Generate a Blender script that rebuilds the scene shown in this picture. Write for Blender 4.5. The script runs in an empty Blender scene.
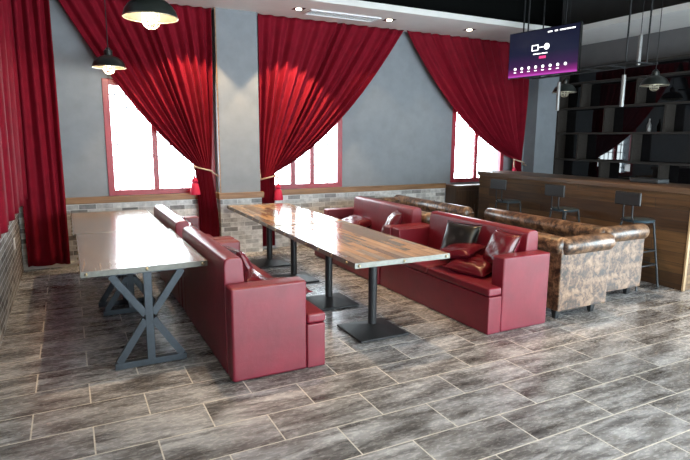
import bpy, bmesh, math, random
from mathutils import Vector, Matrix
random.seed(7)
PI = math.pi
SC = bpy.context.scene
COL = SC.collection

# ------------------------------------------------------------------ camera
YAW, PITCH, ROLL = math.radians(27.12), math.radians(9.607), math.radians(0.347)
fw = Vector((math.sin(YAW)*math.cos(PITCH), math.cos(YAW)*math.cos(PITCH), -math.sin(PITCH)))
rt = Vector((math.cos(YAW), -math.sin(YAW), 0))
up = rt.cross(fw)
rt2 = rt*math.cos(ROLL) + up*math.sin(ROLL)
up2 = rt2.cross(fw)
cam_data = bpy.data.cameras.new('camera')
cam_data.sensor_width = 36
cam_data.lens = 539.47/690*36
cam_data.clip_start = 0.05
cam = bpy.data.objects.new('camera', cam_data)
COL.objects.link(cam)
cam.matrix_world = Matrix(((rt2.x, up2.x, -fw.x, 0), (rt2.y, up2.y, -fw.y, 0), (rt2.z, up2.z, -fw.z, 1.65), (0, 0, 0, 1)))
SC.camera = cam

# ------------------------------------------------------------------ world, light, exposure
SC.view_settings.view_transform = 'Standard'
SC.view_settings.look = 'None'
SC.view_settings.gamma = 1
SC.view_settings.use_curve_mapping = False
SC.view_settings.exposure = 1.15
W = bpy.data.worlds.new('world')
SC.world = W
W.use_nodes = True
WORLD_STRENGTH = 10.0
bg = W.node_tree.nodes['Background']
bg.inputs[0].default_value = (0.82, 0.92, 1.0, 1)
bg.inputs[1].default_value = WORLD_STRENGTH

def portal(name, loc, rot, sx, sy):
    l = bpy.data.lights.new(name, 'AREA')
    l.shape = 'RECTANGLE'
    l.size, l.size_y = sx, sy
    l.cycles.is_portal = True
    o = bpy.data.objects.new(name, l)
    o.location = loc
    o.rotation_euler = rot
    COL.objects.link(o)
    return o
# daylight enters through the three back windows and the glazed shop front behind the camera
for i, (xa, xb) in enumerate(((0.48, 1.85), (2.5, 3.87), (6.07, 7.25))):
    portal('window_daylight', ((xa+xb)/2, 7.93, 1.63), (-PI/2, 0, 0), xb-xa, 1.46)
portal('shopfront_daylight', (4.5, -1.68, 1.25), (PI/2, 0, 0), 6.4, 2.3)
portal('side_glazing_daylight', (8.63, 1.0, 1.25), (0, PI/2, 0), 2.3, 4.4)

# ------------------------------------------------------------------ node helpers
class NT:
    def __init__(s, name):
        s.m = bpy.data.materials.new(name)
        s.m.use_nodes = True
        s.t = s.m.node_tree
        s.b = s.t.nodes['Principled BSDF']
        s.out = s.t.nodes['Material Output']
    def n(s, typ, ins=None, **kw):
        nd = s.t.nodes.new(typ)
        for k, v in kw.items(): setattr(nd, k, v)
        for k, v in (ins or {}).items():
            sock = nd.inputs[k]
            if hasattr(v, 'is_linked') or isinstance(v, bpy.types.NodeSocket): s.t.links.new(v, sock)
            else: sock.default_value = v
        return nd
    def set(s, **kw):
        names = dict(base='Base Color', rough='Roughness', metal='Metallic', spec='Specular IOR Level', coat='Coat Weight', coatr='Coat Roughness', normal='Normal', emis='Emission Color', emiss='Emission Strength', sheen='Sheen Weight', sheenr='Sheen Roughness')
        for k, v in kw.items():
            sock = s.b.inputs[names[k]]
            if isinstance(v, bpy.types.NodeSocket): s.t.links.new(v, sock)
            else:
                if isinstance(v, tuple) and len(v) == 3: v = v + (1,)
                sock.default_value = v
        return s
    def coord(s, scale=(1, 1, 1), loc=(0, 0, 0), rot=(0, 0, 0), kind='Object'):
        tc = s.n('ShaderNodeTexCoord')
        mp = s.n('ShaderNodeMapping', {'Vector': tc.outputs[kind], 'Scale': scale, 'Location': loc, 'Rotation': rot})
        return mp.outputs[0]
    def noise(s, vec, scale=5, detail=4, rough=.55, dist=0):
        return s.n('ShaderNodeTexNoise', {'Vector': vec, 'Scale': scale, 'Detail': detail, 'Roughness': rough, 'Distortion': dist}).outputs[0]
    def ramp(s, fac, stops, interp='LINEAR'):
        r = s.n('ShaderNodeValToRGB', {'Fac': fac})
        r.color_ramp.interpolation = interp
        e = r.color_ramp.elements
        while len(e) < len(stops): e.new(0.5)
        for el, (p, c) in zip(e, stops):
            el.position = p
            el.color = (c[0], c[1], c[2], 1) if isinstance(c, tuple) else (c, c, c, 1)
        return r.outputs[0]
    def mix(s, a, b, fac, mode='MIX'):
        nd = s.n('ShaderNodeMix', data_type='RGBA', blend_type=mode)
        for k, v in ((0, fac), (6, a), (7, b)):
            if isinstance(v, bpy.types.NodeSocket): s.t.links.new(v, nd.inputs[k])
            else: nd.inputs[k].default_value = v if not isinstance(v, tuple) else (v + (1,))[:4]
        return nd.outputs[2]
    def math(s, op, a, b=0.0):
        nd = s.n('ShaderNodeMath', operation=op)
        for k, v in ((0, a), (1, b)):
            if isinstance(v, bpy.types.NodeSocket): s.t.links.new(v, nd.inputs[k])
            else: nd.inputs[k].default_value = v
        return nd.outputs[0]
    def bump(s, h, strength=.2, dist=.01):
        return s.n('ShaderNodeBump', {'Height': h, 'Strength': strength, 'Distance': dist}).outputs[0]

def simple(name, base, rough=.5, metal=0, noise_scale=40, var=.12, **kw):
    t = NT(name)
    v = t.coord()
    nz = t.noise(v, noise_scale, 3)
    lo = tuple(c*(1-var) for c in base)
    hi = tuple(min(1, c*(1+var)) for c in base)
    t.set(base=t.ramp(nz, [(.3, lo), (.7, hi)]), rough=rough, metal=metal, **kw)
    return t.m

# ------------------------------------------------------------------ materials
def mat_floor():
    t = NT('floor_tile')
    P, Wd = 0.3137, 0.63
    y0 = 2.598 - 40*P
    x0 = 0.970 + Wd/2 - 40*Wd
    v = t.coord(loc=(-x0, -y0, 0))
    br = t.n('ShaderNodeTexBrick', {'Vector': v, 'Color1': (0, 0, 0, 1), 'Color2': (1, 1, 1, 1), 'Mortar': (0, 0, 0, 1), 'Scale': 1, 'Mortar Size': .0042, 'Mortar Smooth': .1, 'Bias': 0, 'Brick Width': Wd, 'Row Height': P}, offset=.5, offset_frequency=2, squash=1, squash_frequency=2)
    rnd = t.n('ShaderNodeSeparateColor', {'Color': br.outputs[0]}).outputs[0]
    off = t.n('ShaderNodeCombineXYZ', {'X': t.math('MULTIPLY', rnd, 37.0), 'Y': t.math('MULTIPLY', rnd, 13.0), 'Z': t.math('MULTIPLY', rnd, 5.0)}).outputs[0]
    vv = t.n('ShaderNodeVectorMath', {0: v, 1: off}, operation='ADD').outputs[0]
    st = t.n('ShaderNodeMapping', {'Vector': vv, 'Scale': (1.6, 5.0, 1)}).outputs[0]
    n1 = t.noise(st, 1.5, 4, .55, .3)
    stk = t.n('ShaderNodeMapping', {'Vector': vv, 'Scale': (2.2, 13, 1)}).outputs[0]
    ns = t.noise(stk, 1.5, 3, .5, .5)
    fine = t.n('ShaderNodeMapping', {'Vector': vv, 'Scale': (14, 34, 1)}).outputs[0]
    n2 = t.noise(fine, 1.6, 4, .6)
    h = t.math('ADD', t.math('MULTIPLY', n1, .88), t.math('MULTIPLY', n2, .12))
    col = t.ramp(h, [(.30, (.065, .062, .061)), (.43, (.16, .158, .16)), (.54, (.29, .295, .308)), (.68, (.45, .465, .485))])
    col = t.mix(col, t.ramp(ns, [(.33, (.46, .45, .45)), (.46, (.88, .88, .88)), (.6, (1, 1, 1))]), 1.0, 'MULTIPLY')
    tint = t.ramp(rnd, [(0, (.84, .83, .82)), (1, (1.08, 1.08, 1.09))])
    col = t.mix(col, tint, 1.0, 'MULTIPLY')
    col = t.mix(col, (.56, .54, .50), br.outputs[1])
    rough = t.ramp(n2, [(.3, .20), (.7, .32)])
    t.set(base=col, rough=rough, spec=.5, normal=t.bump(t.math('SUBTRACT', n1, br.outputs[1]), .12, .004))
    return t.m

def mat_brick(name, plane, stops, loc=(0, 0, 0)):
    t = NT(name)
    tc = t.n('ShaderNodeTexCoord')
    sp = t.n('ShaderNodeSeparateXYZ', {'Vector': tc.outputs['Object']})
    if plane == 'xz': u = t.math('ADD', sp.outputs[0], sp.outputs[1])
    else: u = t.math('ADD', sp.outputs[1], 3.0)
    v = t.n('ShaderNodeCombineXYZ', {'X': u, 'Y': sp.outputs[2]}).outputs[0]
    br = t.n('ShaderNodeTexBrick', {'Vector': v, 'Color1': (0, 0, 0, 1), 'Color2': (1, 1, 1, 1), 'Mortar': (.5, .5, .5, 1), 'Scale': 1, 'Mortar Size': .0035, 'Mortar Smooth': .2, 'Bias': 0, 'Brick Width': .205, 'Row Height': .066}, offset=.5, offset_frequency=2)
    rnd = t.n('ShaderNodeSeparateColor', {'Color': br.outputs[0]}).outputs[0]
    base = t.ramp(rnd, stops)
    n1 = t.noise(tc.outputs['Object'], 14, 6, .65)
    col = t.mix(base, t.ramp(n1, [(.3, (.62, .62, .62)), (.7, (1.25, 1.23, 1.2))]), 1.0, 'MULTIPLY')
    col = t.mix(col, (.74, .75, .75), br.outputs[1])
    hh = t.math('SUBTRACT', t.math('MULTIPLY', n1, .4), br.outputs[1])
    t.set(base=col, rough=.62, normal=t.bump(hh, .45, .006))
    return t.m

def mat_wood(name, stops, along='y', rough=.4, plank=None, scale=1.0, coat=0.0, joint=(.02, .012, .008), gap=.003, bumpy=.12):
    """streaky wood; plank=(length, width, second axis) adds board joints"""
    t = NT(name)
    tc = t.n('ShaderNodeTexCoord')
    sp = t.n('ShaderNodeSeparateXYZ', {'Vector': tc.outputs['Object']})
    ax = {'x': 0, 'y': 1, 'z': 2}
    u = sp.outputs[ax[along]]
    rest = [a for a in 'xyz' if a != along]
    w1, w2 = sp.outputs[ax[rest[0]]], sp.outputs[ax[rest[1]]]
    if plank:
        wv = sp.outputs[ax[plank[2]]]
        v = t.n('ShaderNodeCombineXYZ', {'X': t.math('ADD', u, 20.0), 'Y': t.math('ADD', wv, 20.0)}).outputs[0]
        br = t.n('ShaderNodeTexBrick', {'Vector': v, 'Color1': (0, 0, 0, 1), 'Color2': (1, 1, 1, 1), 'Mortar': (.5, .5, .5, 1), 'Scale': 1, 'Mortar Size': gap, 'Mortar Smooth': .2, 'Bias': 0, 'Brick Width': plank[0], 'Row Height': plank[1]}, offset=.37, offset_frequency=2)
        rnd = t.n('ShaderNodeSeparateColor', {'Color': br.outputs[0]}).outputs[0]
    else:
        rnd = None
    comb = t.n('ShaderNodeCombineXYZ', {'X': t.math('MULTIPLY', u, 1.6*scale), 'Y': t.math('MULTIPLY', w1, 22*scale), 'Z': t.math('MULTIPLY', w2, 22*scale)}).outputs[0]
    if rnd is not None:
        off = t.n('ShaderNodeCombineXYZ', {'X': t.math('MULTIPLY', rnd, 31.0), 'Y': t.math('MULTIPLY', rnd, 17.0), 'Z': 0.0}).outputs[0]
        comb = t.n('ShaderNodeVectorMath', {0: comb, 1: off}, operation='ADD').outputs[0]
    g = t.noise(comb, 1.3, 7, .62, .4)
    if rnd is not None:
        fac = t.math('ADD', t.math('MULTIPLY', rnd, .72), t.math('MULTIPLY', g, .34))
        col = t.ramp(t.math('SUBTRACT', fac, .03), stops)
        col = t.mix(col, t.ramp(g, [(.3, (.6, .6, .6)), (.7, (1.2, 1.2, 1.2))]), 1.0, 'MULTIPLY')
        col = t.mix(col, joint, br.outputs[1])
        h = t.math('SUBTRACT', t.math('MULTIPLY', g, .5), br.outputs[1])
    else:
        col = t.ramp(g, stops)
        h = g
    t.set(base=col, rough=rough, coat=coat, coatr=.12, normal=t.bump(h, bumpy, .003))
    return t.m

def mat_leather(name, base, rough=.42, coat=.2, var=.2, spec=.5):
    t = NT(name)
    v = t.coord()
    vo = t.n('ShaderNodeTexVoronoi', {'Vector': v, 'Scale': 260})
    n1 = t.noise(v, 5, 4)
    n2 = t.noise(v, 16, 3)
    lo = tuple(c*(1-var) for c in base)
    hi = tuple(c*(1+var) for c in base)
    bp = t.math('ADD', t.math('MULTIPLY', vo.outputs[0], .25), t.math('MULTIPLY', n2, 1.2))
    t.set(base=t.ramp(n1, [(.3, lo), (.7, hi)]), rough=rough, coat=coat, coatr=.22, spec=spec, normal=t.bump(bp, .16, .008))
    return t.m

def mat_mottled():
    t = NT('mottled_brown_leather')
    v = t.coord()
    n1 = t.noise(v, 11, 8, .68, .5)
    n2 = t.noise(v, 38, 4, .6)
    h = t.math('ADD', t.math('MULTIPLY', n1, .75), t.math('MULTIPLY', n2, .25))
    col = t.ramp(h, [(.41, (.014, .009, .008)), (.48, (.070, .038, .023)), (.55, (.175, .104, .062)), (.68, (.28, .180, .115))])
    t.set(base=col, rough=.34, coat=.2, coatr=.12, normal=t.bump(h, .12, .005))
    return t.m

def mat_velvet():
    t = NT('red_curtain_velvet')
    v = t.coord()
    n1 = t.noise(v, 7, 4)
    n2 = t.noise(v, 300, 2)
    t.set(base=t.ramp(n1, [(.3, (.135, .003, .011)), (.7, (.19, .0045, .016))]), rough=.75, sheen=.03, sheenr=.4, spec=.12, normal=t.bump(n2, .15, .002))
    t.b.inputs['Sheen Tint'].default_value = (1, .25, .3, 1)
    return t.m

def mat_glass():
    t = NT('window_glass')
    tr = t.n('ShaderNodeBsdfTransparent', {'Color': (.97, .99, .98, 1)})
    gl = t.n('ShaderNodeBsdfGlossy', {'Color': (1, 1, 1, 1), 'Roughness': .02})
    mx = t.n('ShaderNodeMixShader', {0: .05, 1: tr.outputs[0], 2: gl.outputs[0]})
    t.t.links.new(mx.outputs[0], t.out.inputs[0])
    return t.m

def emit(name, col, s, base=(.02, .02, .02)):
    t = NT(name)
    t.set(base=base, emis=col, emiss=s, rough=.3)
    return t.m

M = {}
M['floor'] = mat_floor()
greys = [(0, (.20, .20, .205)), (.18, (.50, .50, .50)), (.42, (.74, .755, .77)), (.62, (.40, .41, .42)), (.82, (.80, .81, .82)), (1, (.22, .22, .225))]
M['brick'] = mat_brick('grey_brick_tile', 'xz', greys)
M['brick_side'] = mat_brick('brown_grey_brick_tile', 'yz', [(0, (.06, .045, .038)), (.3, (.16, .125, .105)), (.6, (.28, .24, .21)), (.8, (.12, .095, .08)), (1, (.34, .31, .28))])
M['wall'] = simple('grey_paint', (.19, .212, .240), .7, noise_scale=6, var=.07)
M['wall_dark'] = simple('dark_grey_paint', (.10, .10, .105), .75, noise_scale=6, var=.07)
M['ceiling'] = simple('black_ceiling_paint', (.004, .0045, .0045), .9, spec=.1)
M['white'] = simple('white_paint', (.68, .67, .66), .6, noise_scale=5, var=.03)
M['rail'] = mat_wood('dado_rail_wood', [(.25, (.10, .046, .018)), (.5, (.22, .115, .05)), (.75, (.32, .185, .09))], 'x', .5)
M['velvet'] = mat_velvet()
M['rope'] = simple('gold_rope', (.40, .28, .20), .55, noise_scale=120, var=.3)
M['tassel'] = simple('crimson_tassel_yarn', (.45, .006, .045), .7, noise_scale=200, var=.2)
M['winframe'] = simple('red_window_paint', (.27, .018, .035), .4)
M['glass'] = mat_glass()
M['grille'] = simple('grey_grille_metal', (.30, .31, .33), .5, .4)
M['red'] = mat_leather('red_leather', (.135, .0045, .016))
M['redc'] = mat_leather('glossy_red_leather', (.085, .0035, .010), .26, .25)
M['black_leather'] = mat_leather('glossy_black_leather', (.005, .006, .007), .3, .1, spec=.35)
M['mottled'] = mat_mottled()
M['black_metal'] = simple('black_powder_coat', (.013, .014, .016), .45, spec=.35)
M['dark_metal'] = simple('dark_steel', (.03, .034, .038), .45, .4)
M['steel_blue'] = simple('blue_grey_steel', (.046, .057, .070), .42, .55)
M['seat_blue'] = simple('blue_grey_seat_vinyl', (.03, .05, .065), .3)
M['edge'] = simple('galvanised_edge_metal', (.17, .17, .155), .5, .8)
M['brass'] = simple('aged_brass', (.33, .29, .20), .35, .9)
M['top_long'] = mat_wood('reclaimed_plank_top', [(.0, (.07, .048, .036)), (.16, (.24, .135, .08)), (.32, (.15, .135, .12)), (.48, (.42, .255, .135)), (.62, (.25, .225, .20)), (.78, (.50, .32, .17)), (.92, (.34, .27, .21)), (1, (.15, .10, .075))], 'y', .17, (.5, .072, 'x'), coat=0, gap=.0015, bumpy=.02)
M['top_x'] = mat_wood('brushed_brown_top', [(.25, (.075, .055, .042)), (.5, (.17, .125, .095)), (.75, (.26, .20, .155))], 'y', .22, None, 1.0, coat=.2, bumpy=.05)
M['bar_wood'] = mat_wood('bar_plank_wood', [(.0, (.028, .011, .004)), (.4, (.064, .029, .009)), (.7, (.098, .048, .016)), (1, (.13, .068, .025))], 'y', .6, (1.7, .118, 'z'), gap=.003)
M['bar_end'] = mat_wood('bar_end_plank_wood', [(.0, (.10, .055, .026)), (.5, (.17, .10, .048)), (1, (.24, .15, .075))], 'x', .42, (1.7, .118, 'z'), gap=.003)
M['counter'] = mat_wood('counter_top_wood', [(.25, (.055, .030, .017)), (.75, (.13, .078, .046))], 'y', .45)
M['dark_wood'] = mat_wood('dark_shelf_wood', [(.25, (.008, .006, .005)), (.75, (.026, .020, .016))], 'y', .85)
M['cab_wood'] = mat_wood('cabinet_wood', [(.25, (.035, .019, .011)), (.75, (.085, .047, .026))], 'z', .4)
M['pale_wood'] = mat_wood('pale_edge_wood', [(.25, (.30, .20, .11)), (.75, (.48, .35, .21))], 'z', .5)
t = NT('dark_mirror_glass'); t.set(base=(.004, .004, .005), rough=.02, spec=.55); M['mirror'] = t.m
M['bulb'] = emit('lamp_bulb_glow', (1, .88, .66, 1), 9)
M['bulb_off'] = simple('frosted_bulb', (.75, .72, .66), .2)
M['spot_glow'] = emit('downlight_glow', (1, .9, .75, 1), 9)
M['spot_dim'] = simple('downlight_lens', (.8, .8, .8), .2)
M['shade_in'] = simple('pale_enamel', (.10, .085, .06), .4)
M['shade'] = simple('black_enamel', (.014, .017, .016), .3)
M['cage'] = simple('lamp_cage_wire', (.5, .46, .36), .35, .8)
M['vent'] = simple('white_plastic', (.72, .73, .76), .45, noise_scale=5, var=.02)
M['tv_case'] = simple('tv_black_plastic', (.008, .008, .009), .25)
M['icon'] = emit('screen_white', (1, 1, 1, 1), 1.2)
M['pink'] = emit('screen_pink', (.9, .05, .25, 1), .55)
M['tube'] = simple('brushed_tube_metal', (.22, .225, .23), .4, .6)

def mat_screen():
    t = NT('screen_picture')
    v = t.coord(kind='Generated')
    sp = t.n('ShaderNodeSeparateXYZ', {'Vector': v})
    col = t.ramp(sp.outputs[2], [(0, (.36, .05, .33)), (.06, (.15, .012, .12)), (.20, (.026, .009, .042)), (.5, (.006, .008, .022)), (1, (.005, .006, .016))])
    t.set(base=(.004, .004, .006), emis=col, emiss=.85, rough=.2, spec=.2)
    return t.m
M['screen'] = mat_screen()

# ------------------------------------------------------------------ mesh helpers
class MB:
    def __init__(s): s.bm = bmesh.new()
    def box(s, x0, x1, y0, y1, z0, z1):
        vs = [s.bm.verts.new((x, y, z)) for z in (z0, z1) for x, y in ((x0, y0), (x1, y0), (x1, y1), (x0, y1))]
        for f in ((3, 2, 1, 0), (4, 5, 6, 7), (0, 1, 5, 4), (1, 2, 6, 5), (2, 3, 7, 6), (3, 0, 4, 7)):
            s.bm.faces.new([vs[i] for i in f])
        return s
    def bar(s, a, b, w, d, side=(1, 0, 0)):
        """rectangular bar from a to b; w along 'side', d across"""
        a, b = Vector(a), Vector(b)
        t = (b-a).normalized()
        sd = Vector(side); sd = (sd - t*sd.dot(t)).normalized()
        dd = t.cross(sd)
        vs = [s.bm.verts.new(p + sd*(sx*w/2) + dd*(sy*d/2)) for p in (a, b) for sx, sy in ((-1, -1), (1, -1), (1, 1), (-1, 1))]
        for f in ((3, 2, 1, 0), (4, 5, 6, 7), (0, 1, 5, 4), (1, 2, 6, 5), (2, 3, 7, 6), (3, 0, 4, 7)):
            s.bm.faces.new([vs[i] for i in f])
        return s
    def tube(s, pts, r, seg=12, cap=True, closed=False):
        pts = [Vector(p) for p in pts]
        rs = r if isinstance(r, (list, tuple)) else [r]*len(pts)
        rings = []
        n = len(pts)
        ref = None
        for i, p in enumerate(pts):
            if closed: t = pts[(i+1) % n] - pts[i-1]
            else: t = pts[min(i+1, n-1)] - pts[max(i-1, 0)]
            t.normalize()
            if ref is None:
                ref = Vector((0, 0, 1)) if abs(t.z) < .9 else Vector((1, 0, 0))
            a = (ref - t*ref.dot(t)).normalized()
            ref = a
            b = t.cross(a)
            rings.append([s.bm.verts.new(p + a*(math.cos(2*PI*k/seg)*rs[i]) + b*(math.sin(2*PI*k/seg)*rs[i])) for k in range(seg)])
        m = n if closed else n-1
        for i in range(m):
            A, B = rings[i], rings[(i+1) % n]
            for k in range(seg):
                s.bm.faces.new((A[k], A[(k+1) % seg], B[(k+1) % seg], B[k]))
        if cap and not closed:
            s.bm.faces.new(rings[0][::-1]); s.bm.faces.new(rings[-1])
        return s
    def capsule(s, a, b, r, seg=20, k=5):
        a, b = Vector(a), Vector(b)
        t = (b-a).normalized()
        pts, rs = [], []
        for i in range(k):
            an = PI/2*(i/k)
            pts.append(a - t*(r*.5*math.cos(an))); rs.append(max(.004, r*math.sin(an)))
        pts += [a, (a+b)/2, b]; rs += [r, r, r]
        for i in range(1, k+1):
            an = PI/2*(i/k)
            pts.append(b + t*(r*.5*math.sin(an))); rs.append(max(.004, r*math.cos(an)))
        return s.tube(pts, rs, seg)
    def lathe(s, prof, seg=32, c=(0, 0, 0)):
        rings = [[s.bm.verts.new((c[0]+r*math.cos(2*PI*k/seg), c[1]+r*math.sin(2*PI*k/seg), c[2]+z)) for k in range(seg)] for r, z in prof]
        for A, B in zip(rings, rings[1:]):
            for k in range(seg):
                s.bm.faces.new((A[k], A[(k+1) % seg], B[(k+1) % seg], B[k]))
        return s
    def caplathe(s, prof, seg=32, c=(0, 0, 0)):
        n0 = len(s.bm.verts)
        s.lathe(prof, seg, c)
        s.bm.verts.ensure_lookup_table()
        vs = s.bm.verts[n0:]
        s.bm.faces.new(vs[:seg][::-1]); s.bm.faces.new(vs[-seg:])
        return s
    def prism(s, poly, axis, a, b):
        def P(u, v, w):
            return {'x': (w, u, v), 'y': (u, w, v), 'z': (u, v, w)}[axis]
        A = [s.bm.verts.new(P(u, v, a)) for u, v in poly]
        B = [s.bm.verts.new(P(u, v, b)) for u, v in poly]
        n = len(poly)
        s.bm.faces.new(A[::-1]); s.bm.faces.new(B)
        for i in range(n):
            s.bm.faces.new((A[i], A[(i+1) % n], B[(i+1) % n], B[i]))
        return s
    def frustum(s, c, s0, z0, s1, z1):
        vs = [s.bm.verts.new((c[0]+sx*h, c[1]+sy*h, z)) for h, z in ((s0, z0), (s1, z1)) for sx, sy in ((-1, -1), (1, -1), (1, 1), (-1, 1))]
        for f in ((3, 2, 1, 0), (4, 5, 6, 7), (0, 1, 5, 4), (1, 2, 6, 5), (2, 3, 7, 6), (3, 0, 4, 7)):
            s.bm.faces.new([vs[i] for i in f])
        return s
    def build(s, name, mat, parent=None, bevel=0, bseg=3, smooth=False, loc=None):
        bmesh.ops.recalc_face_normals(s.bm, faces=s.bm.faces)
        me = bpy.data.meshes.new(name)
        s.bm.to_mesh(me); s.bm.free()
        me.materials.append(mat)
        if smooth or bevel:
            for p in me.polygons: p.use_smooth = True
        o = bpy.data.objects.new(name, me)
        COL.objects.link(o)
        if parent: o.parent = parent
        if loc: o.location = loc
        if bevel:
            bv = o.modifiers.new('bevel', 'BEVEL')
            bv.width = bevel; bv.segments = bseg; bv.limit_method = 'ANGLE'; bv.angle_limit = .6
            bv.harden_normals = True
        elif smooth:
            try: me.set_sharp_from_angle(angle=math.radians(42))
            except Exception: pass
        return o

def tag(o, label, cat, group=None):
    o['label'] = label; o['category'] = cat
    if group: o['group'] = group
    return o
def thing(name, label, cat, loc=(0, 0, 0), rz=0, group=None):
    o = bpy.data.objects.new(name, None)
    o.empty_display_size = .1
    COL.objects.link(o)
    o.location = loc; o.rotation_euler = (0, 0, rz)
    return tag(o, label, cat, group)
def struct(o):
    o['kind'] = 'structure'
    return o
def copy_tree(o, parent=None):
    c = o.copy(); COL.objects.link(c)
    if parent:
        c.parent = parent
        c.matrix_parent_inverse = o.matrix_parent_inverse.copy()
    for ch in list(o.children): copy_tree(ch, c)
    return c
def dup(o, label, loc, rz=None):
    c = copy_tree(o)
    c['label'] = label; c.location = loc
    if rz is not None: c.rotation_euler = (0, 0, rz)
    return c

# ------------------------------------------------------------------ the room shell
XL, XR, YB, YF, ZC = -0.6, 8.55, 7.72, -1.6, 4.3
struct(MB().box(XL-.2, XR+.2, YF-.2, YB+.25, -.12, 0).build('floor', M['floor']))
struct(MB().box(XL-.2, XR+.2, YF-.2, YB+.25, ZC, ZC+.15).build('ceiling', M['ceiling']))
def wall_with_holes(name, axis, c0, c1, u0, u1, z0, z1, holes, mat):
    """axis 'y': wall spans x; holes (u0,u1,z0,z1)"""
    us = sorted({u0, u1} | {h[0] for h in holes} | {h[1] for h in holes})
    zs = sorted({z0, z1} | {h[2] for h in holes} | {h[3] for h in holes})
    mb = MB()
    for a, b in zip(us, us[1:]):
        for c, d in zip(zs, zs[1:]):
            um, zm = (a+b)/2, (c+d)/2
            if any(h[0] < um < h[1] and h[2] < zm < h[3] for h in holes): continue
            if axis == 'y': mb.box(a, b, c0, c1, c, d)
            else: mb.box(c0, c1, a, b, c, d)
    return struct(mb.build(name, mat))
WIN = [(.48, 1.85, .90, 2.37), (2.5, 3.87, .90, 2.37), (6.07, 7.25, .90, 2.37)]
wall_back = wall_with_holes('wall_back', 'y', YB, YB+.25, XL-.2, XR+.2, 0, 3.4, WIN, M['wall'])
struct(MB().box(XL-.2, XR+.2, YB, YB+.25, 3.4, ZC).build('upper_band', M['ceiling'], wall_back))
wall_left = struct(MB().box(XL-.2, XL, YF, YB, 0, ZC).build('wall_left', M['wall']))
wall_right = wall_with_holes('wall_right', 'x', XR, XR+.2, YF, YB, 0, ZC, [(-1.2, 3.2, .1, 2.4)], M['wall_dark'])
FW = [(1.3, 7.7, .1, 2.4)]
wall_front = wall_with_holes('wall_front', 'y', YF-.2, YF, XL-.2, XR+.2, 0, ZC, FW, M['wall'])
pillar = struct(MB().box(1.895, 2.47, 7.53, YB, 0, 3.36).build('wall_pillar', M['wall']))
struct(MB().box(7.78, 8.30, 7.45, YB, 0, 3.36).build('wall_corner_pier', M['wall']))
# brick dado, low
struct(MB().box(XL, 1.88, YB-.02, YB, 0, .80).box(2.49, 5.93, YB-.02, YB, 0, .80).build('brick_cladding', M['brick'], wall_back))
struct(MB().box(1.88, 2.485, 7.515, 7.53, 0, .80).box(1.88, 1.895, 7.53, YB, 0, .80).box(2.47, 2.485, 7.53, YB, 0, .80).build('brick_cladding', M['brick'], pillar))
struct(MB().box(XL, XL+.02, 3.0, YB-.02, 0, .86).build('brick_cladding', M['brick_side'], wall_left))
# wooden dado rails
struct(MB().box(XL+.02, 1.855, YB-.05, YB, .80, .885).build('trim_1', M['rail'], bevel=.006))
struct(MB().box(2.51, 5.93, YB-.05, YB, .80, .885).build('trim_2', M['rail'], bevel=.006))
struct(MB().box(1.855, 2.51, 7.48, 7.53, .80, .885).box(1.855, 1.895, 7.53, YB, .80, .885).box(2.47, 2.51, 7.53, YB, .80, .885).build('trim_3', M['rail'], bevel=.006))
railL = struct(MB().box(XL, XL+.05, 3.0, YB-.06, .86, .92).build('trim_4', M['cab_wood'], bevel=.006))
struct(MB().box(XL+.02, 1.88, YB-.035, YB-.02, 0, .05).build('baseboard_back', M['white']))
# thin wooden corner strip on the pillar's left edge
struct(MB().box(1.88, 1.895, 7.515, 7.53, .885, 3.36).build('trim_5', M['rail'], pillar))
# dropped white soffits
struct(MB().box(XL, XR, 6.58, YB, 3.36, 3.44).box(7.4, XR, 1.0, 6.58, 3.36, 3.44).build('ceiling_soffit', M['white']))

# windows
def window(i, x0, x1, z0, z1, mulls):
    fr = MB()
    w = .06
    ya, yb = YB-.015, YB+.06
    fr.box(x0-.02, x0+w, ya, yb, z0-.01, z1+.02).box(x1-w, x1+.02, ya, yb, z0-.01, z1+.02)
    fr.box(x0+w, x1-w, ya, yb, z0-.01, z0+w).box(x0+w, x1-w, ya, yb, z1-w, z1+.02)
    f = struct(fr.build('window_%d' % i, M['winframe'], bevel=.004))
    for m in mulls:
        MB().box(m-.035, m+.035, YB+.0, YB+.05, z0+w, z1-w).build('mullion', M['winframe'], f, bevel=.004)
    edges = [x0+w] + list(mulls) + [x1-w]
    for a, b in zip(edges, edges[1:]):
        MB().box(a+.036, b-.036, YB+.02, YB+.026, z0+w, z1-w).build('pane', M['glass'], f)
    g = MB()
    n = int((x1-x0)/.125)
    for k in range(1, n):
        x = x0+(x1-x0)*k/n
        g.box(x-.0075, x+.0075, YB+.2, YB+.212, z0, z1)
    for k in range(1, 9):
        z = z0+(z1-z0)*k/9
        g.box(x0, x1, YB+.2, YB+.21, z-.0075, z+.0075)
    gr = g.build('window_grille', M['grille'], f)
window(1, *WIN[0], (1.07,))
window(2, *WIN[1], (3.06, 3.38))
window(3, *WIN[2], (6.62,))
# glazed shop front behind the camera
sf = MB()
PX = [1.3+1.268*k for k in range(6)]
for x in PX: sf.box(x, x+.06, YF-.12, YF-.04,   .1, 2.4)
for a, b in zip(PX, PX[1:]): sf.box(a+.06, b, YF-.12, YF-.04, .1, .16).box(a+.06, b, YF-.12, YF-.04, 2.34, 2.4)
sfo = struct(sf.build('window_4', M['dark_metal']))
for a, b in zip(PX, PX[1:]):
    MB().box(a+.06, b, YF-.085, YF-.08, .16, 2.34).build('pane', M['glass'], sfo)

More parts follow.
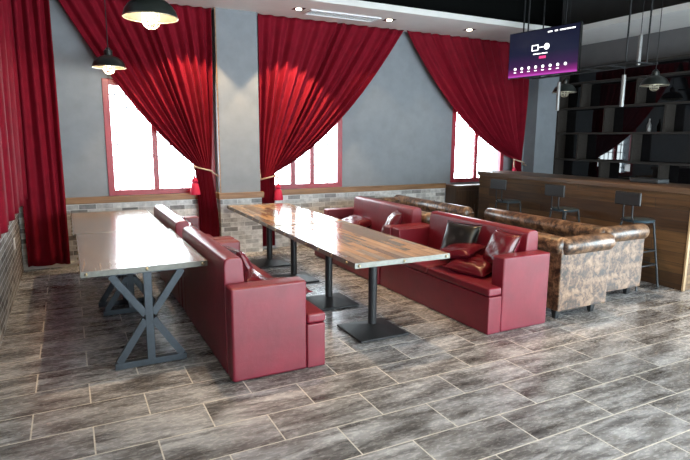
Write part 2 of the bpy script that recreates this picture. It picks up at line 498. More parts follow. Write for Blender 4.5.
sg = MB()
PY = [-1.2+1.085*k for k in range(5)]
for y in PY: sg.box(XR+.04, XR+.12, y, y+.06, .1, 2.4)
for a, b in zip(PY, PY[1:]): sg.box(XR+.04, XR+.12, a+.06, b, .1, .16).box(XR+.04, XR+.12, a+.06, b, 2.34, 2.4)
sgo = struct(sg.build('window_5', M['dark_metal']))
for a, b in zip(PY, PY[1:]):
    MB().box(XR+.08, XR+.085, a+.06, b, .16, 2.34).build('pane', M['glass'], sgo)

# ------------------------------------------------------------------ curtains
def lerp(a, b, t): return a+(b-a)*t
def bez(p0, p1, p2, t): return tuple((1-t)**2*a+2*t*(1-t)*b+t*t*c for a, b, c in zip(p0, p1, p2))
def swept_curtain(name, label, xs, xe, ctrl, tie, tie_w, tail_w, tail_x, ztail, knob, folds=15, ztop=3.358, y=7.6, seed=1):
    """xs: straight side x at top; xe: far side x at top; tie=(x_outer,z): where the swept edge is gathered"""
    root = thing(name, label, 'curtain', (tie[0], y, 0), 0, 'tied-back red curtains on the back wall')
    rnd = random.Random(seed)
    ox, oy = tie[0], y
    NU, NV, NT2 = 200, 44, 22
    sgn = 1 if xe > xs else -1
    # irregular folds
    knots = [0]
    for k in range(folds): knots.append(knots[-1]+rnd.uniform(.7, 1.35))
    tot = knots[-1]
    def phase(u):
        q = u*tot
        for k in range(folds):
            if q <= knots[k+1] or k == folds-1:
                return k + (q-knots[k])/(knots[k+1]-knots[k])
    amps = [rnd.uniform(.65, 1.15) for _ in range(folds+2)]
    bm = bmesh.new()
    grid = []
    for j in range(NV+NT2+1):
        row = []
        for i in range(NU+1):
            u = i/NU
            ph = phase(u)
            a = amps[int(ph)]
            sw = math.cos(2*PI*ph)
            if j <= NV:
                v = j/NV
                xt = lerp(xs, xe, u)
                # end on tie line: straight side ends lower and at the wall side, swept edge at tie
                xz = tie[0] - sgn*tie_w*(1-u)
                zz = tie[1] - .10*(1-u)
                # control point: straight side nearly vertical, swept edge follows ctrl
                c0 = (lerp(xs, xz, .25), lerp(ztop, zz, .55))
                cu = u**1.15
                c = (lerp(c0[0], ctrl[0], cu), lerp(c0[1], ctrl[1], cu))
                p = bez((xt, ztop), c, (xz, zz), v)
                amp = .058*a*(1 - .72*v**2)*(.5+.5*min(1, v*2.5))
                yy = -amp*sw + .02*math.sin(PI*u)*(-v)
                if v > .75: yy -= .05*(v-.75)/.25*math.sin(PI*u)
            else:
                v = (j-NV)/NT2
                w = lerp(tie_w, tail_w, min(1, v*1.6)**.7)
                xo = lerp(tie[0], tail_x, min(1, v*2))
                xz = xo - sgn*w*(1-u)
                z0 = tie[1] - .10*(1-u)
                p = (xz, lerp(z0, ztail, v))
                amp = .018*a + .014*a*v
                yy = -amp*sw*.9 - .05*math.sin(PI*u)*(1-v*.6)
            row.append(bm.verts.new((p[0]-ox, yy, p[1])))
        grid.append(row)
    for A, B in zip(grid, grid[1:]):
        for i in range(NU): bm.faces.new((A[i], A[i+1], B[i+1], B[i]))
    mb = MB(); mb.bm.free(); mb.bm = bm
    o = mb.build('drape', M['velvet'], root, smooth=True)
    so = o.modifiers.new('thickness', 'SOLIDIFY'); so.thickness = .006
    # rope tieback with hook on the wall and a hanging tassel
    xa, xb = tie[0]+sgn*.02, tie[0]-sgn*(tie_w+.01)
    zc = tie[1]-.05
    pts = []
    for k in range(17):
        an = PI*k/16
        pts.append((lerp(xa, xb, (1-math.cos(an))/2)-ox, -.03-.11*math.sin(an), lerp(tie[1]-.005, tie[1]-.10, k/16)))
    pts.append((knob[0]-ox, knob[1]-y, knob[2]))
    tb = MB().tube(pts, .011, 8).build('tieback_rope', M['rope'], root, smooth=True)
    tx = tie[0]+sgn*.015-ox
    MB().tube([(tx, -.04, tie[1]-.01), (tx+sgn*.012, -.06, tie[1]-.11), (tx+sgn*.005, -.07, tie[1]-.19)], .012, 8).build('tassel_cord', M['rope'], tb, smooth=True)
    MB().caplathe([(.012, -.16), (.035, -.19), (.042, -.215), (.03, -.235), (.05, -.26), (.068, -.36), (.07, -.40), (.005, -.40)], 18, (tx+sgn*.008, -.075, tie[1])).build('tassel', M['tassel'], tb, smooth=True)
    return root
swept_curtain('curtain', 'red curtain swept over the left window, tied back beside the grey pillar', 1.85, -.02, (.80, 1.87), (1.56, 1.28), .22, .27, 1.59, .06, (1.875, 7.58, 1.12), 12, seed=3)
swept_curtain('curtain', 'red curtain swept over the middle window, tied back right of the grey pillar', 2.50, 4.915, (3.75, 1.62), (2.72, 1.15), .22, .22, 2.70, .06, (2.50, 7.62, 1.20), 13, seed=5)
swept_curtain('curtain', 'red curtain swept over the right window, tied back beyond the bar counter', 7.66, 4.965, (6.05, 1.72), (7.40, 1.30), .20, .22, 7.40, .885, (7.76, 7.62, 1.17), 13, seed=9)

def hanging_curtain(label, p0, p1, ztop, zbot, folds, amp, seed):
    """a straight drape along the line p0-p1"""
    rnd = random.Random(seed)
    p0, p1 = Vector(p0), Vector(p1)
    d = (p1-p0); L = d.length; d.normalize()
    nrm = Vector((d.y, -d.x))
    mid = (p0+p1)/2
    root = thing('curtain', label, 'curtain', (mid.x, mid.y, 0))
    bm = bmesh.new(); grid = []
    offs = [rnd.uniform(-.25, .25) for _ in range(folds+2)]
    NU, NV = 120, 30
    for j in range(NV+1):
        v = j/NV
        row = []
        for i in range(NU+1):
            u = i/NU
            k = u*folds
            o = offs[int(k)]*(1-(k % 1))+offs[int(k)+1]*(k % 1)
            a = amp*(math.cos(2*PI*(k+o*v)) + .3*math.sin(2*PI*(k*.5+o)+v*2))*(1-.35*v)
            q = p0 + d*(L*u) + nrm*a
            row.append(bm.verts.new((q.x-mid.x, q.y-mid.y, lerp(ztop, zbot+.008*math.sin(k*3), v))))
        grid.append(row)
    for A, B in zip(grid, grid[1:]):
        for i in range(NU): bm.faces.new((A[i], A[i+1], B[i+1], B[i]))
    mb = MB(); mb.bm.free(); mb.bm = bm
    o = mb.build('drape', M['velvet'], root, smooth=True)
    so = o.modifiers.new('thickness', 'SOLIDIFY'); so.thickness = .006
    return root
hanging_curtain('long straight red curtain hanging nearly to the floor in the left corner', (-.52, 7.56), (-.06, 7.60), 3.358, .06, 4, .035, 2)
hanging_curtain('red curtain along the left wall ending at the brick ledge', (-.50, 4.2), (-.505, 7.42), 3.6, .925, 10, .06, 4)

# ------------------------------------------------------------------ red sofas
SL = 1.79
def make_sofa(label, loc, sgn):
    """sgn +1: faces +x; local x 0 = rear of back, y 0 = near end"""
    r = thing('sofa', label, 'sofa', loc, 0, 'red leather sofas at the long table')
    def bx(x0, x1, *a, mb=None):
        mb = mb or MB()
        X = sorted((sgn*x0, sgn*x1))
        return mb.box(X[0], X[1], *a)
    m = bx(.14, .545, .152, SL-.152, .004, .335); bx(.547, .69, 0, SL, .004, .335, mb=m)
    m.build('base', M['red'], r, bevel=.012)
    for a, b in ((0, SL/2-.003), (SL/2+.003, SL)):
        ia, ib = (.154, b) if a == 0 else (a, SL-.154)
        P = [(.15, ia), (.15, ib), (.55, ib), (.55, b), (.695, b), (.695, a), (.55, a), (.55, ia)]
        if a == 0: P = [(.15, ia), (.15, ib), (.695, ib), (.695, a), (.55, a), (.55, ia)]
        else: P = [(.15, ia), (.15, ib), (.55, ib), (.55, b), (.695, b), (.695, ia)]
        MB().prism([(sgn*x, y) for x, y in P], 'z', .338, .412).build('seat_cushion', M['red'], r, bevel=.02)
    for a in (0, SL-.15):
        bx(.0, .545, a, a+.15, .004, .665).build('arm', M['red'], r, bevel=.018)
    prof = [(0.0, .004), (.135, .004), (.155, .41), (.135, .79), (.128, .826), (.10, .842), (.035, .842), (.006, .83), (-.004, .79)]
    MB().prism([(sgn*x, z) for x, z in prof], 'y', .153, SL-.153).build('backrest', M['red'], r, bevel=.014)
    return r
make_sofa('red leather sofa nearest the viewer, its back toward the trestle tables', (.899, 3.406, 0), 1)
make_sofa('far left red leather sofa, behind the nearest one and by the grey pillar', (.899, 5.235, 0), 1)
make_sofa('red leather sofa holding one black and three red cushions', (3.772, 3.346, 0), -1)
make_sofa('far right red leather sofa, near the wall under the middle window', (3.752, 5.15, 0), -1)

# cushions
def make_cushion(label, mat, loc, rot, w=.42, t=.15, seed=0):
    rnd = random.Random(seed)
    bm = bmesh.new()
    N = 14
    top, bot = [], []
    for sgn, G in ((1, top), (-1, bot)):
        for i in range(N+1):
            row = []
            for j in range(N+1):
                a, b = i/N*2-1, j/N*2-1
                pinch = 1 - .075*(1-abs(a)**2)*abs(b)**3 - .0*abs(a)
                pinch2 = 1 - .075*(1-abs(b)**2)*abs(a)**3
                x, y = a*w/2*pinch2, b*w/2*pinch
                h = ((1-a**4)*(1-b**4))**.62
                wr = .006*math.sin(a*9+seed)*math.sin(b*7+seed*2)*h
                z = sgn*(t/2*h+.004) + wr
                row.append((x, y, z))
            G.append(row)
    V = {}
    def vert(G, s, i, j):
        edge = i in (0, N) or j in (0, N)
        k = (i, j) if edge else (i, j, s)
        if k not in V:
            p = G[i][j]
            V[k] = bm.verts.new((p[0], p[1], 0 if edge else p[2]))
        return V[k]
    for s, G in ((1, top), (-1, bot)):
        for i in range(N):
            for j in range(N):
                bm.faces.new([vert(G, s, a, b) for a, b in ((i, j), (i+1, j), (i+1, j+1), (i, j+1))])
    mb = MB(); mb.bm.free(); mb.bm = bm
    o = mb.build('cushion', mat, None, smooth=True)
    for p in o.data.polygons: p.use_smooth = True
    sd = o.modifiers.new('soft', 'SUBSURF'); sd.levels = 1; sd.render_levels = 1
    # piped edge
    pp = [Vector(top[i][0]) for i in range(N)] + [Vector(top[N][j]) for j in range(N)] + [Vector(top[N-i][N]) for i in range(N)] + [Vector(top[0][N-j]) for j in range(N)]
    pp = [(p.x, p.y, 0) for p in pp]
    MB().tube(pp, .005, 6, closed=True).build('piping', mat, o, smooth=True)
    o.location = loc; o.rotation_euler = rot
    return tag(o, label, 'cushion')
R = math.radians
make_cushion('glossy black cushion leaning on the right-hand red sofa', M['black_leather'], (3.49, 4.27, .618), (R(0), R(-68), R(14)), .42, .14, 1)
make_cushion('upright red cushion beside the near arm of the right-hand sofa', M['redc'], (3.50, 3.68, .645), (R(0), R(-66), R(-8)), .38, .15, 2)
make_cushion('red cushion lying flat, the lower one closest to the near arm', M['redc'], (3.37, 3.87, .475), (R(3), R(-5), R(18)), .43, .14, 3)
make_cushion('red cushion lying on top of another one, in front of the black cushion', M['redc'], (3.345, 4.09, .572), (R(-9), R(-4), R(24)), .40, .11, 4)
make_cushion('upright red cushion at the near end of the far right sofa', M['redc'], (3.44, 5.48, .612), (R(0), R(-62), R(-24)), .40, .14, 5)
make_cushion('shiny red cushion lying on the far right sofa, near its far arm', M['redc'], (3.42, 6.42, .50), (R(6), R(-14), R(10)), .44, .15, 6)
make_cushion('red cushion leaning on the back of the nearest red sofa', M['redc'], (1.155, 4.08, .625), (R(0), R(64), R(8)), .42, .14, 7)
make_cushion('red cushion slumped forward at the near arm of the nearest sofa', M['redc'], (1.235, 3.76, .545), (R(0), R(40), R(-12)), .36, .13, 8)
make_cushion('red cushion lying near the front edge of the nearest sofa seat', M['redc'], (1.43, 3.90, .485), (R(0), R(6), R(10)), .36, .13, 9)
make_cushion('upright red cushion on the far left sofa, second from its near arm', M['redc'], (1.13, 6.25, .612), (R(0), R(64), R(10)), .40, .14, 10)
make_cushion('red cushion slumped near the near arm of the far left sofa', M['redc'], (1.16, 5.72, .590), (R(0), R(56), R(-14)), .40, .14, 11)

# ------------------------------------------------------------------ mottled chesterfields
CL = 1.78
def make_chesterfield(label, loc, near=True, far=False):
    r = thing('chesterfield_sofa', label, 'sofa', loc, 0, 'mottled brown chesterfields before the bar')
    D = .66
    ya = .162 if near else 0
    yb = CL-.162 if far else CL
    MB().box(.145, D, ya+.004, yb-.004, .085, .36).build('base', M['mottled'], r, bevel=.012)
    MB().box(0, .14, ya, yb, .085, .70).build('back', M['mottled'], r, bevel=.012)
    ends = ([0] if near else []) + ([CL-.16] if far else [])
    for a in ends:
        MB().box(0, D, a, a+.16, .085, .68).build('arm', M['mottled'], r, bevel=.012)
    MB().capsule((.05, .04, .69), (.05, CL-.04, .69), .088).build('back_roll', M['mottled'], r, smooth=True)
    for a in ends:
        c = .04 if a == 0 else CL-.04
        MB().capsule((.05, c, .689), (D-.01, c, .689), .086).build('arm_roll', M['mottled'], r, smooth=True)
    h = CL/2
    for a, b in ((ya+.006, h-.003), (h+.003, yb-.006)):
        MB().box(.148, D-.002, a, b, .362, .47).build('seat_cushion', M['mottled'], r, bevel=.03)
    for x in (.05, D-.13):
        for y in (.07, CL-.07):
            MB().frustum((x, y), .018, 0, .03, .088).build('foot', M['black_metal'], r)
    return r
ch = make_chesterfield('mottled brown chesterfield right behind the near right red sofa', (3.93, 3.36, 0))
dup(ch, 'mottled brown chesterfield nearest the bar stools at its near end', (4.80, 3.60, 0))
make_chesterfield('far mottled brown chesterfield hidden behind the far right red sofa', (3.80, 5.24, 0), False, True)
make_chesterfield('far mottled brown chesterfield section in the row next to the bar', (4.60, 5.50, 0), False, False)

# ------------------------------------------------------------------ tables
T = .745
def studs(mb_parent, pts):
    for p, ax in pts:
        a = Vector(p); d = Vector(ax)
        MB().tube([a-d*.002, a+d*.006, a+d*.011], [.013, .011, .005], 10).build('stud', M['brass'], mb_parent, smooth=True)
def tabletop(root, w, l, mat, th=.038, nl=7, metal=True):
    t = MB().box(-w/2+.004, w/2-.004, -l/2+.004, l/2-.004, T-th+.004, T).build('tabletop', mat, root)
    e = MB()
    z0, z1 = T-th, T+.002
    e.box(-w/2, w/2, -l/2, -l/2+.0038, z0, z1).box(-w/2, w/2, l/2-.0038, l/2, z0, z1)
    e.box(-w/2, -w/2+.0038, -l/2+.004, l/2-.004, z0, z1).box(w/2-.0038, w/2, -l/2+.004, l/2-.004, z0, z1)
    e.build('edge_band', M['edge'] if metal else M['dark_metal'], t)
    zc = T-th/2
    P = []
    for x in (-w/2+.035, 0, w/2-.035):
        P.append(((x, -l/2, zc), (0, -1, 0))); P.append(((x, l/2, zc), (0, 1, 0)))
    for k in range(nl):
        y = -l/2 + l*(k+.5)/nl
        P.append(((-w/2, y, zc), (-1, 0, 0))); P.append(((w/2, y, zc), (1, 0, 0)))
    studs(t, P)
    return t
def make_pedestal_table(label, loc, rz):
    w, l = .86, 1.88
    r = thing('dining_table', label, 'table', loc, rz, 'long plank tables on pedestals')
    tabletop(r, w, l, M['top_long'])
    for y in (-.45, .45):
        p = MB().tube([(0, y, .07), (0, y, T-.05)], .037, 20).build('pedestal_pole', M['black_metal'], r, smooth=True)
        b = MB().box(-.23, .23, y-.23, y+.23, .004, .022)
        b.frustum((0, y), .228, .022, .036, .075)
        b.build('pedestal_base', M['black_metal'], r, bevel=.004)
        MB().box(-.16, .16, y-.16, y+.16, T-.05, T-.0345).build('mounting_plate', M['black_metal'], p)
    return r
make_pedestal_table('nearer long plank-topped table with metal edge on black pedestals', (2.265, 4.335, 0), R(-.6))
make_pedestal_table('farther long plank-topped table on black pedestals, by the back wall', (2.300, 6.245, 0), R(-.9))

def make_trestle_table(label, loc):
    w, l = .855, 1.63
    r = thing('trestle_table', label, 'table', loc, 0, 'steel trestle tables at the left')
    tabletop(r, w, l, M['top_x'])
    for sy in (-1, 1):
        y = -l/2+.03 if sy < 0 else l/2-.26
        tr = MB()
        d = .045
        zt, zb = T-.0465, .004
        tr.box(-.028, .028, y-d/2, y+d/2, .05, zt)                       # post
        tr.box(-.25, .25, y-d/2, y+d/2, zb, zb+.048)                     # foot bar
        tr.box(-.27, .27, y-d/2, y+d/2, zt, T-.0345)                     # top bar
        zm = .37
        o_ = MB()
        for sx in (-1, 1):
            o_.bar((sx*.22, y, .05), (sx*.026, y, zm-.02), .05, d-.004, (1, 0, 0))
            o_.bar((sx*.24, y, zt), (sx*.026, y, zm+.02), .05, d-.004, (1, 0, 0))
        f = tr.build('trestle', M['steel_blue'], r, bevel=.003)
        o_.build('brace', M['steel_blue'], f)
    return r
make_trestle_table('nearer trestle table at the left with studded metal edge', (.452, 4.785, 0))
make_trestle_table('farther trestle table at the left, beyond the nearer one, by the corner curtain', (.425, 6.43, 0))

# ------------------------------------------------------------------ bar counter
bar = thing('bar_counter', 'brown plank-fronted bar counter running along the right side', 'bar', (6.3, 5.17, 0))
bx0, by0, by1 = 6.0-6.3, 3.46-5.17, 6.88-5.17
MB().box(bx0, .3, by0+.02, by1, .0, 1.075).build('body', M['bar_wood'], bar)
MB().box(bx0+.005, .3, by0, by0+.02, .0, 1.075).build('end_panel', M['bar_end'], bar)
MB().box(bx0-.012, bx0+.02, by0-.012, by0+.008, 0, .93).build('corner_trim', M['pale_wood'], bar)
MB().box(bx0-.03, .34, by0-.03, by1+.02, 1.075, 1.135).build('countertop', M['counter'], bar, bevel=.005)
MB().box(bx0-.014, bx0-.001, by0-.012, by1, .94, 1.075).build('apron_board', M['bar_wood'], bar)
# things on the bar
tray = MB().box(6.28, 6.50, 4.05, 4.42, 1.137, 1.19).build('cash_tray', M['dark_metal'], bevel=.01)
tag(tray, 'low dark box sitting on the bar counter', 'box')

cab = thing('side_cabinet', 'low dark wooden cabinet beneath the right window, behind the bar end', 'cabinet', (6.9, 7.5, 0))
MB().box(-.95, .86, -.08, .205, 0, .82).build('body', M['cab_wood'], cab, bevel=.004)
for k in range(4):
    x0 = -.93+k*.45
    d = MB().box(x0, x0+.43, -.098, -.081, .05, .77).build('door', M['cab_wood'], cab, bevel=.004)
    MB().tube([(x0+.38, -.112, .40), (x0+.38, -.112, .52)], .006, 8).tube([(x0+.38, -.098, .41), (x0+.38, -.112, .41)], .004, 6).tube([(x0+.38, -.098, .51), (x0+.38, -.112, .51)], .004, 6).build('handle', M['edge'], d, smooth=True)
MB().box(-.97, .87, -.12, .205, .821, .862).build('cabinet_top', M['counter'], cab, bevel=.005)

# bar stools
def make_stool(label, loc):
    r = thing('bar_stool', label, 'stool', loc, 0, 'bar stools along the counter')
    zs = .775
    s_ = MB().caplathe([(.13, zs-.03), (.165, zs-.028), (.175, zs-.012), (.165, zs), (.12, zs+.006), (.002, zs+.008)], 28).build('seat', M['seat_blue'], r, smooth=True)
    for sx in (-1, 1):
        for sy in (-1, 1):
            MB().tube([(sx*.115, sy*.115, zs-.03), (sx*.19, sy*.19, .0)], .013, 10).build('leg', M['dark_metal'], r, smooth=True)
    for z in (.26, .42):
        k = .115+.075*(1-z/(zs-.03))
        q = MB()
        for a, b in (((-k, -k), (k, -k)), ((k, -k), (k, k)), ((k, k), (-k, k)), ((-k, k), (-k, -k))):
            q.tube([(a[0], a[1], z), (b[0], b[1], z)], .009, 8)
        q.build('foot_ring', M['dark_metal'], r, smooth=True)
    for sy in (-.055, .055):
        MB().tube([(-.15, sy, zs-.02), (-.185, sy, zs+.03), (-.195, sy, zs+.30)], .0095, 8).build('back_post', M['black_metal'], r, smooth=True)
    MB().box(-.222, -.192, -.155, .155, zs+.165, zs+.315).build('backrest', M['black_metal'], r, bevel=.012)
    return r
st = make_stool('nearest bar stool with black backrest, right behind the near chesterfield arm', (5.72, 3.88, 0))
dup(st, 'middle one of the three black-backed bar stools at the counter', (5.72, 4.90, 0))
dup(st, 'farthest black-backed bar stool, toward the window end of the counter', (5.72, 5.92, 0))

# ------------------------------------------------------------------ back-bar shelving
sh = thing('shelving_unit', 'dark wooden display shelving with mirrored back behind the bar', 'shelf', (8.42, 5.0, 0))
ya, yb = 2.0-5.0, 7.44-5.0
MB().box(.113, .128, ya, yb, .10, 2.9).build('mirror_back', M['mirror'], sh)
zsh = [.42, .86, 1.29, 1.77, 2.22, 2.66, 2.90]
for z in zsh:
    MB().box(-.13, .112, ya+.03, yb-.03, z-.015, z+.015).build('shelf_board', M['dark_wood'], sh)
MB().box(-.13, .112, yb-.028, yb, 0, 2.92).build('side_panel', M['dark_wood'], sh)
MB().box(-.13, .112, ya, ya+.028, 0, 2.92).build('side_panel', M['dark_wood'], sh)
for k, (z0, z1) in enumerate(zip(zsh, zsh[1:-1])):
    y = (6.42 if k % 2 else 6.93) - 5.0
    while y > ya+.2:
        MB().box(-.13, .111, y-.015, y+.015, z0+.0155, z1-.0155).build('divider', M['dark_wood'], sh)
        y -= 1.07
MB().box(-.12, .112, ya+.03, yb-.03, 0, .10).build('plinth', M['dark_wood'], sh)
bt = MB().caplathe([(.03, 0), (.034, .01), (.034, .11), (.012, .16), (.012, .21), (.002, .212)], 16).build('bottle', M['tube'], None, smooth=True, loc=(8.40, 5.66, 1.786))
tag(bt, 'small pale bottle standing on the upper shelf behind the bar', 'bottle')
so = MB().box(8.522, 8.532, 6.02, 6.11, 1.13, 1.25).build('socket_plate', M['vent'], None, bevel=.002)
tag(so, 'small pale socket plate on the mirrored back of the shelves', 'socket')
sk = MB().box(-.58, -.572, 6.72, 6.84, .44, .56).build('socket_plate', M['vent'], None, bevel=.002)
tag(sk, 'white socket plate low on the left brick wall', 'socket')

# ------------------------------------------------------------------ television
tv = thing('television', 'flat television hung from the ceiling with a dark purple screen', 'television', (6.1, 5.82, 2.875), R(8))
# local: screen faces -x, y runs along the screen
MB().box(0, .05, -.575, .575, -.325, .325).build('casing', M['tv_case'], tv, bevel=.006)
scr = MB().box(-.004, -.0005, -.562, .562, -.312, .314).build('screen', M['screen'], tv)
def dash(u0, u1, z0, z1, name='text_mark'):
    MB().box(-.008, -.0045, *sorted((-u0, -u1)), z0, z1).build(name, M['icon'], scr)
def disc(u, z, r, name):
    MB().prism([(-u+r*math.cos(2*PI*k/16), z+r*math.sin(2*PI*k/16)) for k in range(16)], 'x', -.008, -.0045).build(name, M['icon'], scr)
# u grows to the right as seen on the screen
for k in range(8):
    x = -.44+.118*k
    disc(x, -.195, .021, 'menu_icon')
    if k < 7: dash(x-.02, x+.02, -.250, -.239)
for a, b in ((.08, .15), (.19, .235), (.27, .31), (.315, .36), (.37, .43), (.44, .50)): dash(a, b, .255, .271)
# picture of a little monitor joined to a round plug
g = MB().box(-.008, -.0045, .06, .17, .10, .112).box(-.008, -.0045, .06, .17, .03, .042).box(-.008, -.0045, .158, .17, .042, .10).box(-.008, -.0045, .06, .072, .042, .10)
g.build('monitor_symbol', M['icon'], scr)
dash(-.06, .03, .066, .076, 'cable_symbol')
disc(.075, .071, .043, 'plug_symbol')
for a, b in ((-.14, -.09), (-.08, -.02), (0, .05), (.055, .09)): dash(a, b, -.022, -.008)
MB().box(-.008, -.0045, -.07, .04, -.085, -.05).build('screen_button', M['pink'], scr)
for y in (-.3, .3):
    MB().tube([(.06, y, .15), (.06, y, ZC-2.86)], .012, 8).build('hanging_rod', M['black_metal'], tv, smooth=True)
MB().box(.05, .075, -.36, .36, .1, .16).build('mount_bracket', M['black_metal'], tv)

# hanging rack over the bar and tube pendants
rk = thing('hanging_rack', 'thin black metal rack hung from the ceiling above the bar', 'rack', (6.45, 5.3, 2.60))
q = MB()
for x in (-.2, .2): q.tube([(x, -.85, 0), (x, 1.2, 0)], .014, 8)
for k in range(6): q.tube([(-.2, -.8+k*.39, 0), (.2, -.8+k*.39, 0)], .009, 6)
q.build('rack_frame', M['black_metal'], rk, smooth=True)
for x in (-.2, .2):
    for y in (-.70, 1.05):
        MB().tube([(x, y, 0), (x, y, ZC-2.60)], .011, 8).build('hanging_rod', M['black_metal'], rk, smooth=True)
def make_tube_lamp(label, x, y, z0, z1):
    r = thing('tube_pendant', label, 'lamp', (x, y, z0), 0, 'slim tube pendants over the bar')
    MB().tube([(0, 0, 0), (0, 0, z1-z0)], .025, 14).build('tube_body', M['tube'], r, smooth=True)
    MB().tube([(0, 0, z1-z0), (0, 0, ZC-z0)], .004, 6).build('cord', M['black_metal'], r)
make_tube_lamp('slim grey tube pendant hanging just right of the television screen bottom', 6.36, 5.71, 2.07, 2.47)
make_tube_lamp('slim grey tube pendant below the hanging rack', 6.30, 4.64, 2.07, 2.46)
make_tube_lamp('slim grey tube pendant highest up, in front of the pale soffit', 6.45, 4.57, 2.58, 2.94)

# ------------------------------------------------------------------ cage pendants
def make_pendant(label, x, y, z, on=True, d=.18, watts=None):
    r = thing('pendant_lamp', label, 'lamp', (x, y, z), 0, 'dome pendant lamps with wire cages')
    outer = [(d, 0), (d*.985, .012), (d*.93, .045), (d*.80, .080), (d*.60, .108), (d*.36, .125), (.045, .132)]
    inner = [(a-.004, b-.004) for a, b in outer][::-1]
    MB().lathe(outer, 40).build('shade', M['shade'], r, smooth=True)
    MB().lathe([(d, 0)] + [(max(.04, a-.004), b-.005 if b > .01 else b) for a, b in outer[1:]], 40).build('shade_lining', M['shade_in'], r, smooth=True)
    ring = [(d*math.cos(2*PI*k/40), d*math.sin(2*PI*k/40), 0) for k in range(40)]
    MB().tube(ring, .004, 6, closed=True).build('rim', M['cage'], r, smooth=True)
    MB().caplathe([(.046, .125), (.046, .185), (.028, .20), (.02, .215)], 20).build('cap', M['shade'], r, smooth=True)
    MB().tube([(0, 0, .215), (0, 0, ZC-z)], .005, 8).build('cord', M['black_metal'], r)
    MB().caplathe([(.014, .12), (.016, .075), (.026, .045), (.025, .022), (.014, .006), (.002, .002)], 18).build('bulb', M['bulb'] if on else M['bulb_off'], r, smooth=True)
    g = MB()
    rr = .058
    for k in range(8):
        a = 2*PI*k/8
        pts = [(rr*math.cos(a), rr*math.sin(a), .06), (rr*math.cos(a), rr*math.sin(a), -.025)]
        for q_ in range(1, 7):
            an = PI/2*q_/6
            pts.append((rr*math.cos(an)*math.cos(a)+.0005, rr*math.cos(an)*math.sin(a), -.025-.05*math.sin(an)))
        g.tube(pts, .0025, 5)
    for z_ in (.035, -.025, -.055):
        q_ = rr if z_ > -.03 else rr*.8
        g.tube([(q_*math.cos(2*PI*k/24), q_*math.sin(2*PI*k/24), z_) for k in range(24)], .0025, 5, closed=True)
    g.build('cage', M['cage'], r, smooth=True)
    if on:
        l = bpy.data.lights.new('lamp_light', 'POINT'); l.energy = watts or LAMP_W; l.color = (1, .84, .60); l.shadow_soft_size = .03
        o = bpy.data.objects.new('lamp_light', l); COL.objects.link(o); o.parent = r; o.location = (0, 0, -.03)
    return r
LAMP_W = 8
make_pendant('lit black dome pendant with wire cage, the nearer and larger at top left', .575, 4.05, 2.455)
make_pendant('lit black dome pendant with wire cage, the farther before the left window', .50, 6.90, 2.435)
make_pendant('unlit dark dome pendant hanging before the shelves at far right', 7.30, 4.90, 2.40, False)
make_pendant('unlit dark dome pendant just right of the gray pier, under the television', 7.15, 6.30, 2.40, False)

# extra pendants out of view, added to brighten the floor and lower walls
make_pendant('added unseen dome pendant that brightens the left aisle', .575, 1.2, 2.46, True, watts=45)
make_pendant('added unseen dome pendant that brightens the floor before the long tables', 2.5, 1.4, 2.46, True, watts=55)
make_pendant('added unseen dome pendant that brightens the floor before the chesterfields', 4.9, 1.3, 2.46, True, watts=55)
# ------------------------------------------------------------------ soffit fittings
def downlight(x, y, label, energy):
    r = thing('downlight', label, 'light', (x, y, 3.36), 0, 'recessed downlights in the white soffit')
    MB().box(-.075, .075, -.075, .075, -.004, -.0005).build('trim_plate', M['tv_case'], r)
    MB().caplathe([(.038, -.012), (.042, -.005)], 20).build('lens', M['spot_glow'] if energy else M['spot_dim'], r)
    if energy:
        l = bpy.data.lights.new('downlight_beam', 'SPOT'); l.energy = energy; l.color = (1, .70, .40); l.spot_size = R(82); l.spot_blend = .22; l.shadow_soft_size = .02
        o = bpy.data.objects.new('downlight_beam', l); COL.objects.link(o); o.parent = r; o.location = (0, 0, -.02)
downlight(2.90, 7.06, 'black-framed downlight left of the ceiling vent', 125)
downlight(1.52, 7.06, 'black-framed downlight above the left window curtain', 125)
downlight(4.32, 7.06, 'black-framed downlight just right of the ceiling vent', 14)
downlight(5.80, 7.06, 'black-framed downlight nearest the television', 10)
vt = thing('ceiling_vent', 'long white slotted air vent in the soffit above the middle curtain', 'vent', (3.60, 7.13, 3.36))
fr = MB(); fr.box(-.55, .55, -.14, -.115, -.02, -.0005).box(-.55, .55, .115, .14, -.02, -.0005).box(-.55, -.525, -.115, .115, -.02, -.0005).box(.525, .55, -.115, .115, -.02, -.0005)
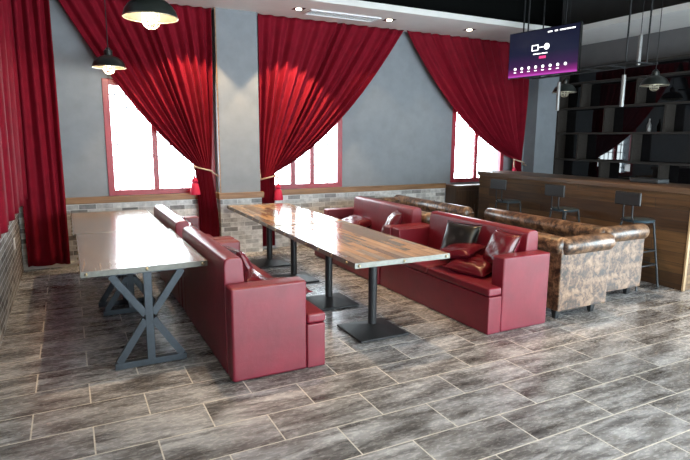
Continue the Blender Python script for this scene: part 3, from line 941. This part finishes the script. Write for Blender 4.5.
fr.build('vent_frame', M['vent'], vt, bevel=.003)
for k in range(5):
    y = -.09+k*.045
    MB().bar((-.524, y, -.011), (.524, y, -.011), .036, .004, (0, 1, .35)).build('slat', M['vent'], vt)
MB().box(-.524, .524, -.114, .114, -.002, -.0005).build('backing', M['wall_dark'], vt)

# dark pipes and duct under the black ceiling
def pipe(label, pts, r, mat=M['ceiling']):
    o = MB().tube(pts, r, 14).build('ceiling_pipe', mat, None, smooth=True)
    tag(o, label, 'pipe')
PM = simple('dark_pipe_paint', (.02, .022, .022), .5)
for lab, pts, r in (('thick dark duct running along under the black ceiling', [(1.0, 5.2, 4.02), (8.5, 5.2, 4.02)], .18),
                    ('thin dark pipe nearest the white soffit, under the black ceiling', [(1.0, 6.2, 4.15), (8.5, 6.2, 4.15)], .04),
                    ('dark pipe crossing the black ceiling toward the back wall', [(4.6, 1.0, 4.12), (4.6, 7.7, 4.12)], .05)):
    o = MB().tube(pts, r, 16).build('ceiling_pipe', PM, None, smooth=True)
    tag(o, lab, 'pipe')

# warm track spotlights under the black ceiling, above the seating
def track_spot(label, x, y, e, ang=62):
    r = thing('track_spotlight', label, 'light', (x, y, 3.9), 0, 'warm track spotlights under the ceiling')
    MB().tube([(0, 0, 0), (0, 0, .14)], .045, 18).build('housing', M['black_metal'], r, smooth=True)
    MB().tube([(0, 0, .14), (0, 0, .40)], .012, 8).build('stem', M['black_metal'], r, smooth=True)
    l = bpy.data.lights.new('spot_beam', 'SPOT'); l.energy = e; l.color = (1, .64, .34); l.spot_size = R(ang); l.spot_blend = .5; l.shadow_soft_size = .045
    o = bpy.data.objects.new('spot_beam', l); COL.objects.link(o); o.parent = r; o.location = (0, 0, -.02)
track_spot('black track spotlight above the aisle end of the long tables', 2.0, 3.1, 60, 95)
track_spot('black track spotlight above the right-hand red sofas', 3.3, 4.6, 150)
track_spot('black track spotlight above the left-hand red sofas', 1.3, 4.7, 150)
track_spot('black track spotlight above the brown chesterfields', 4.9, 4.3, 150)
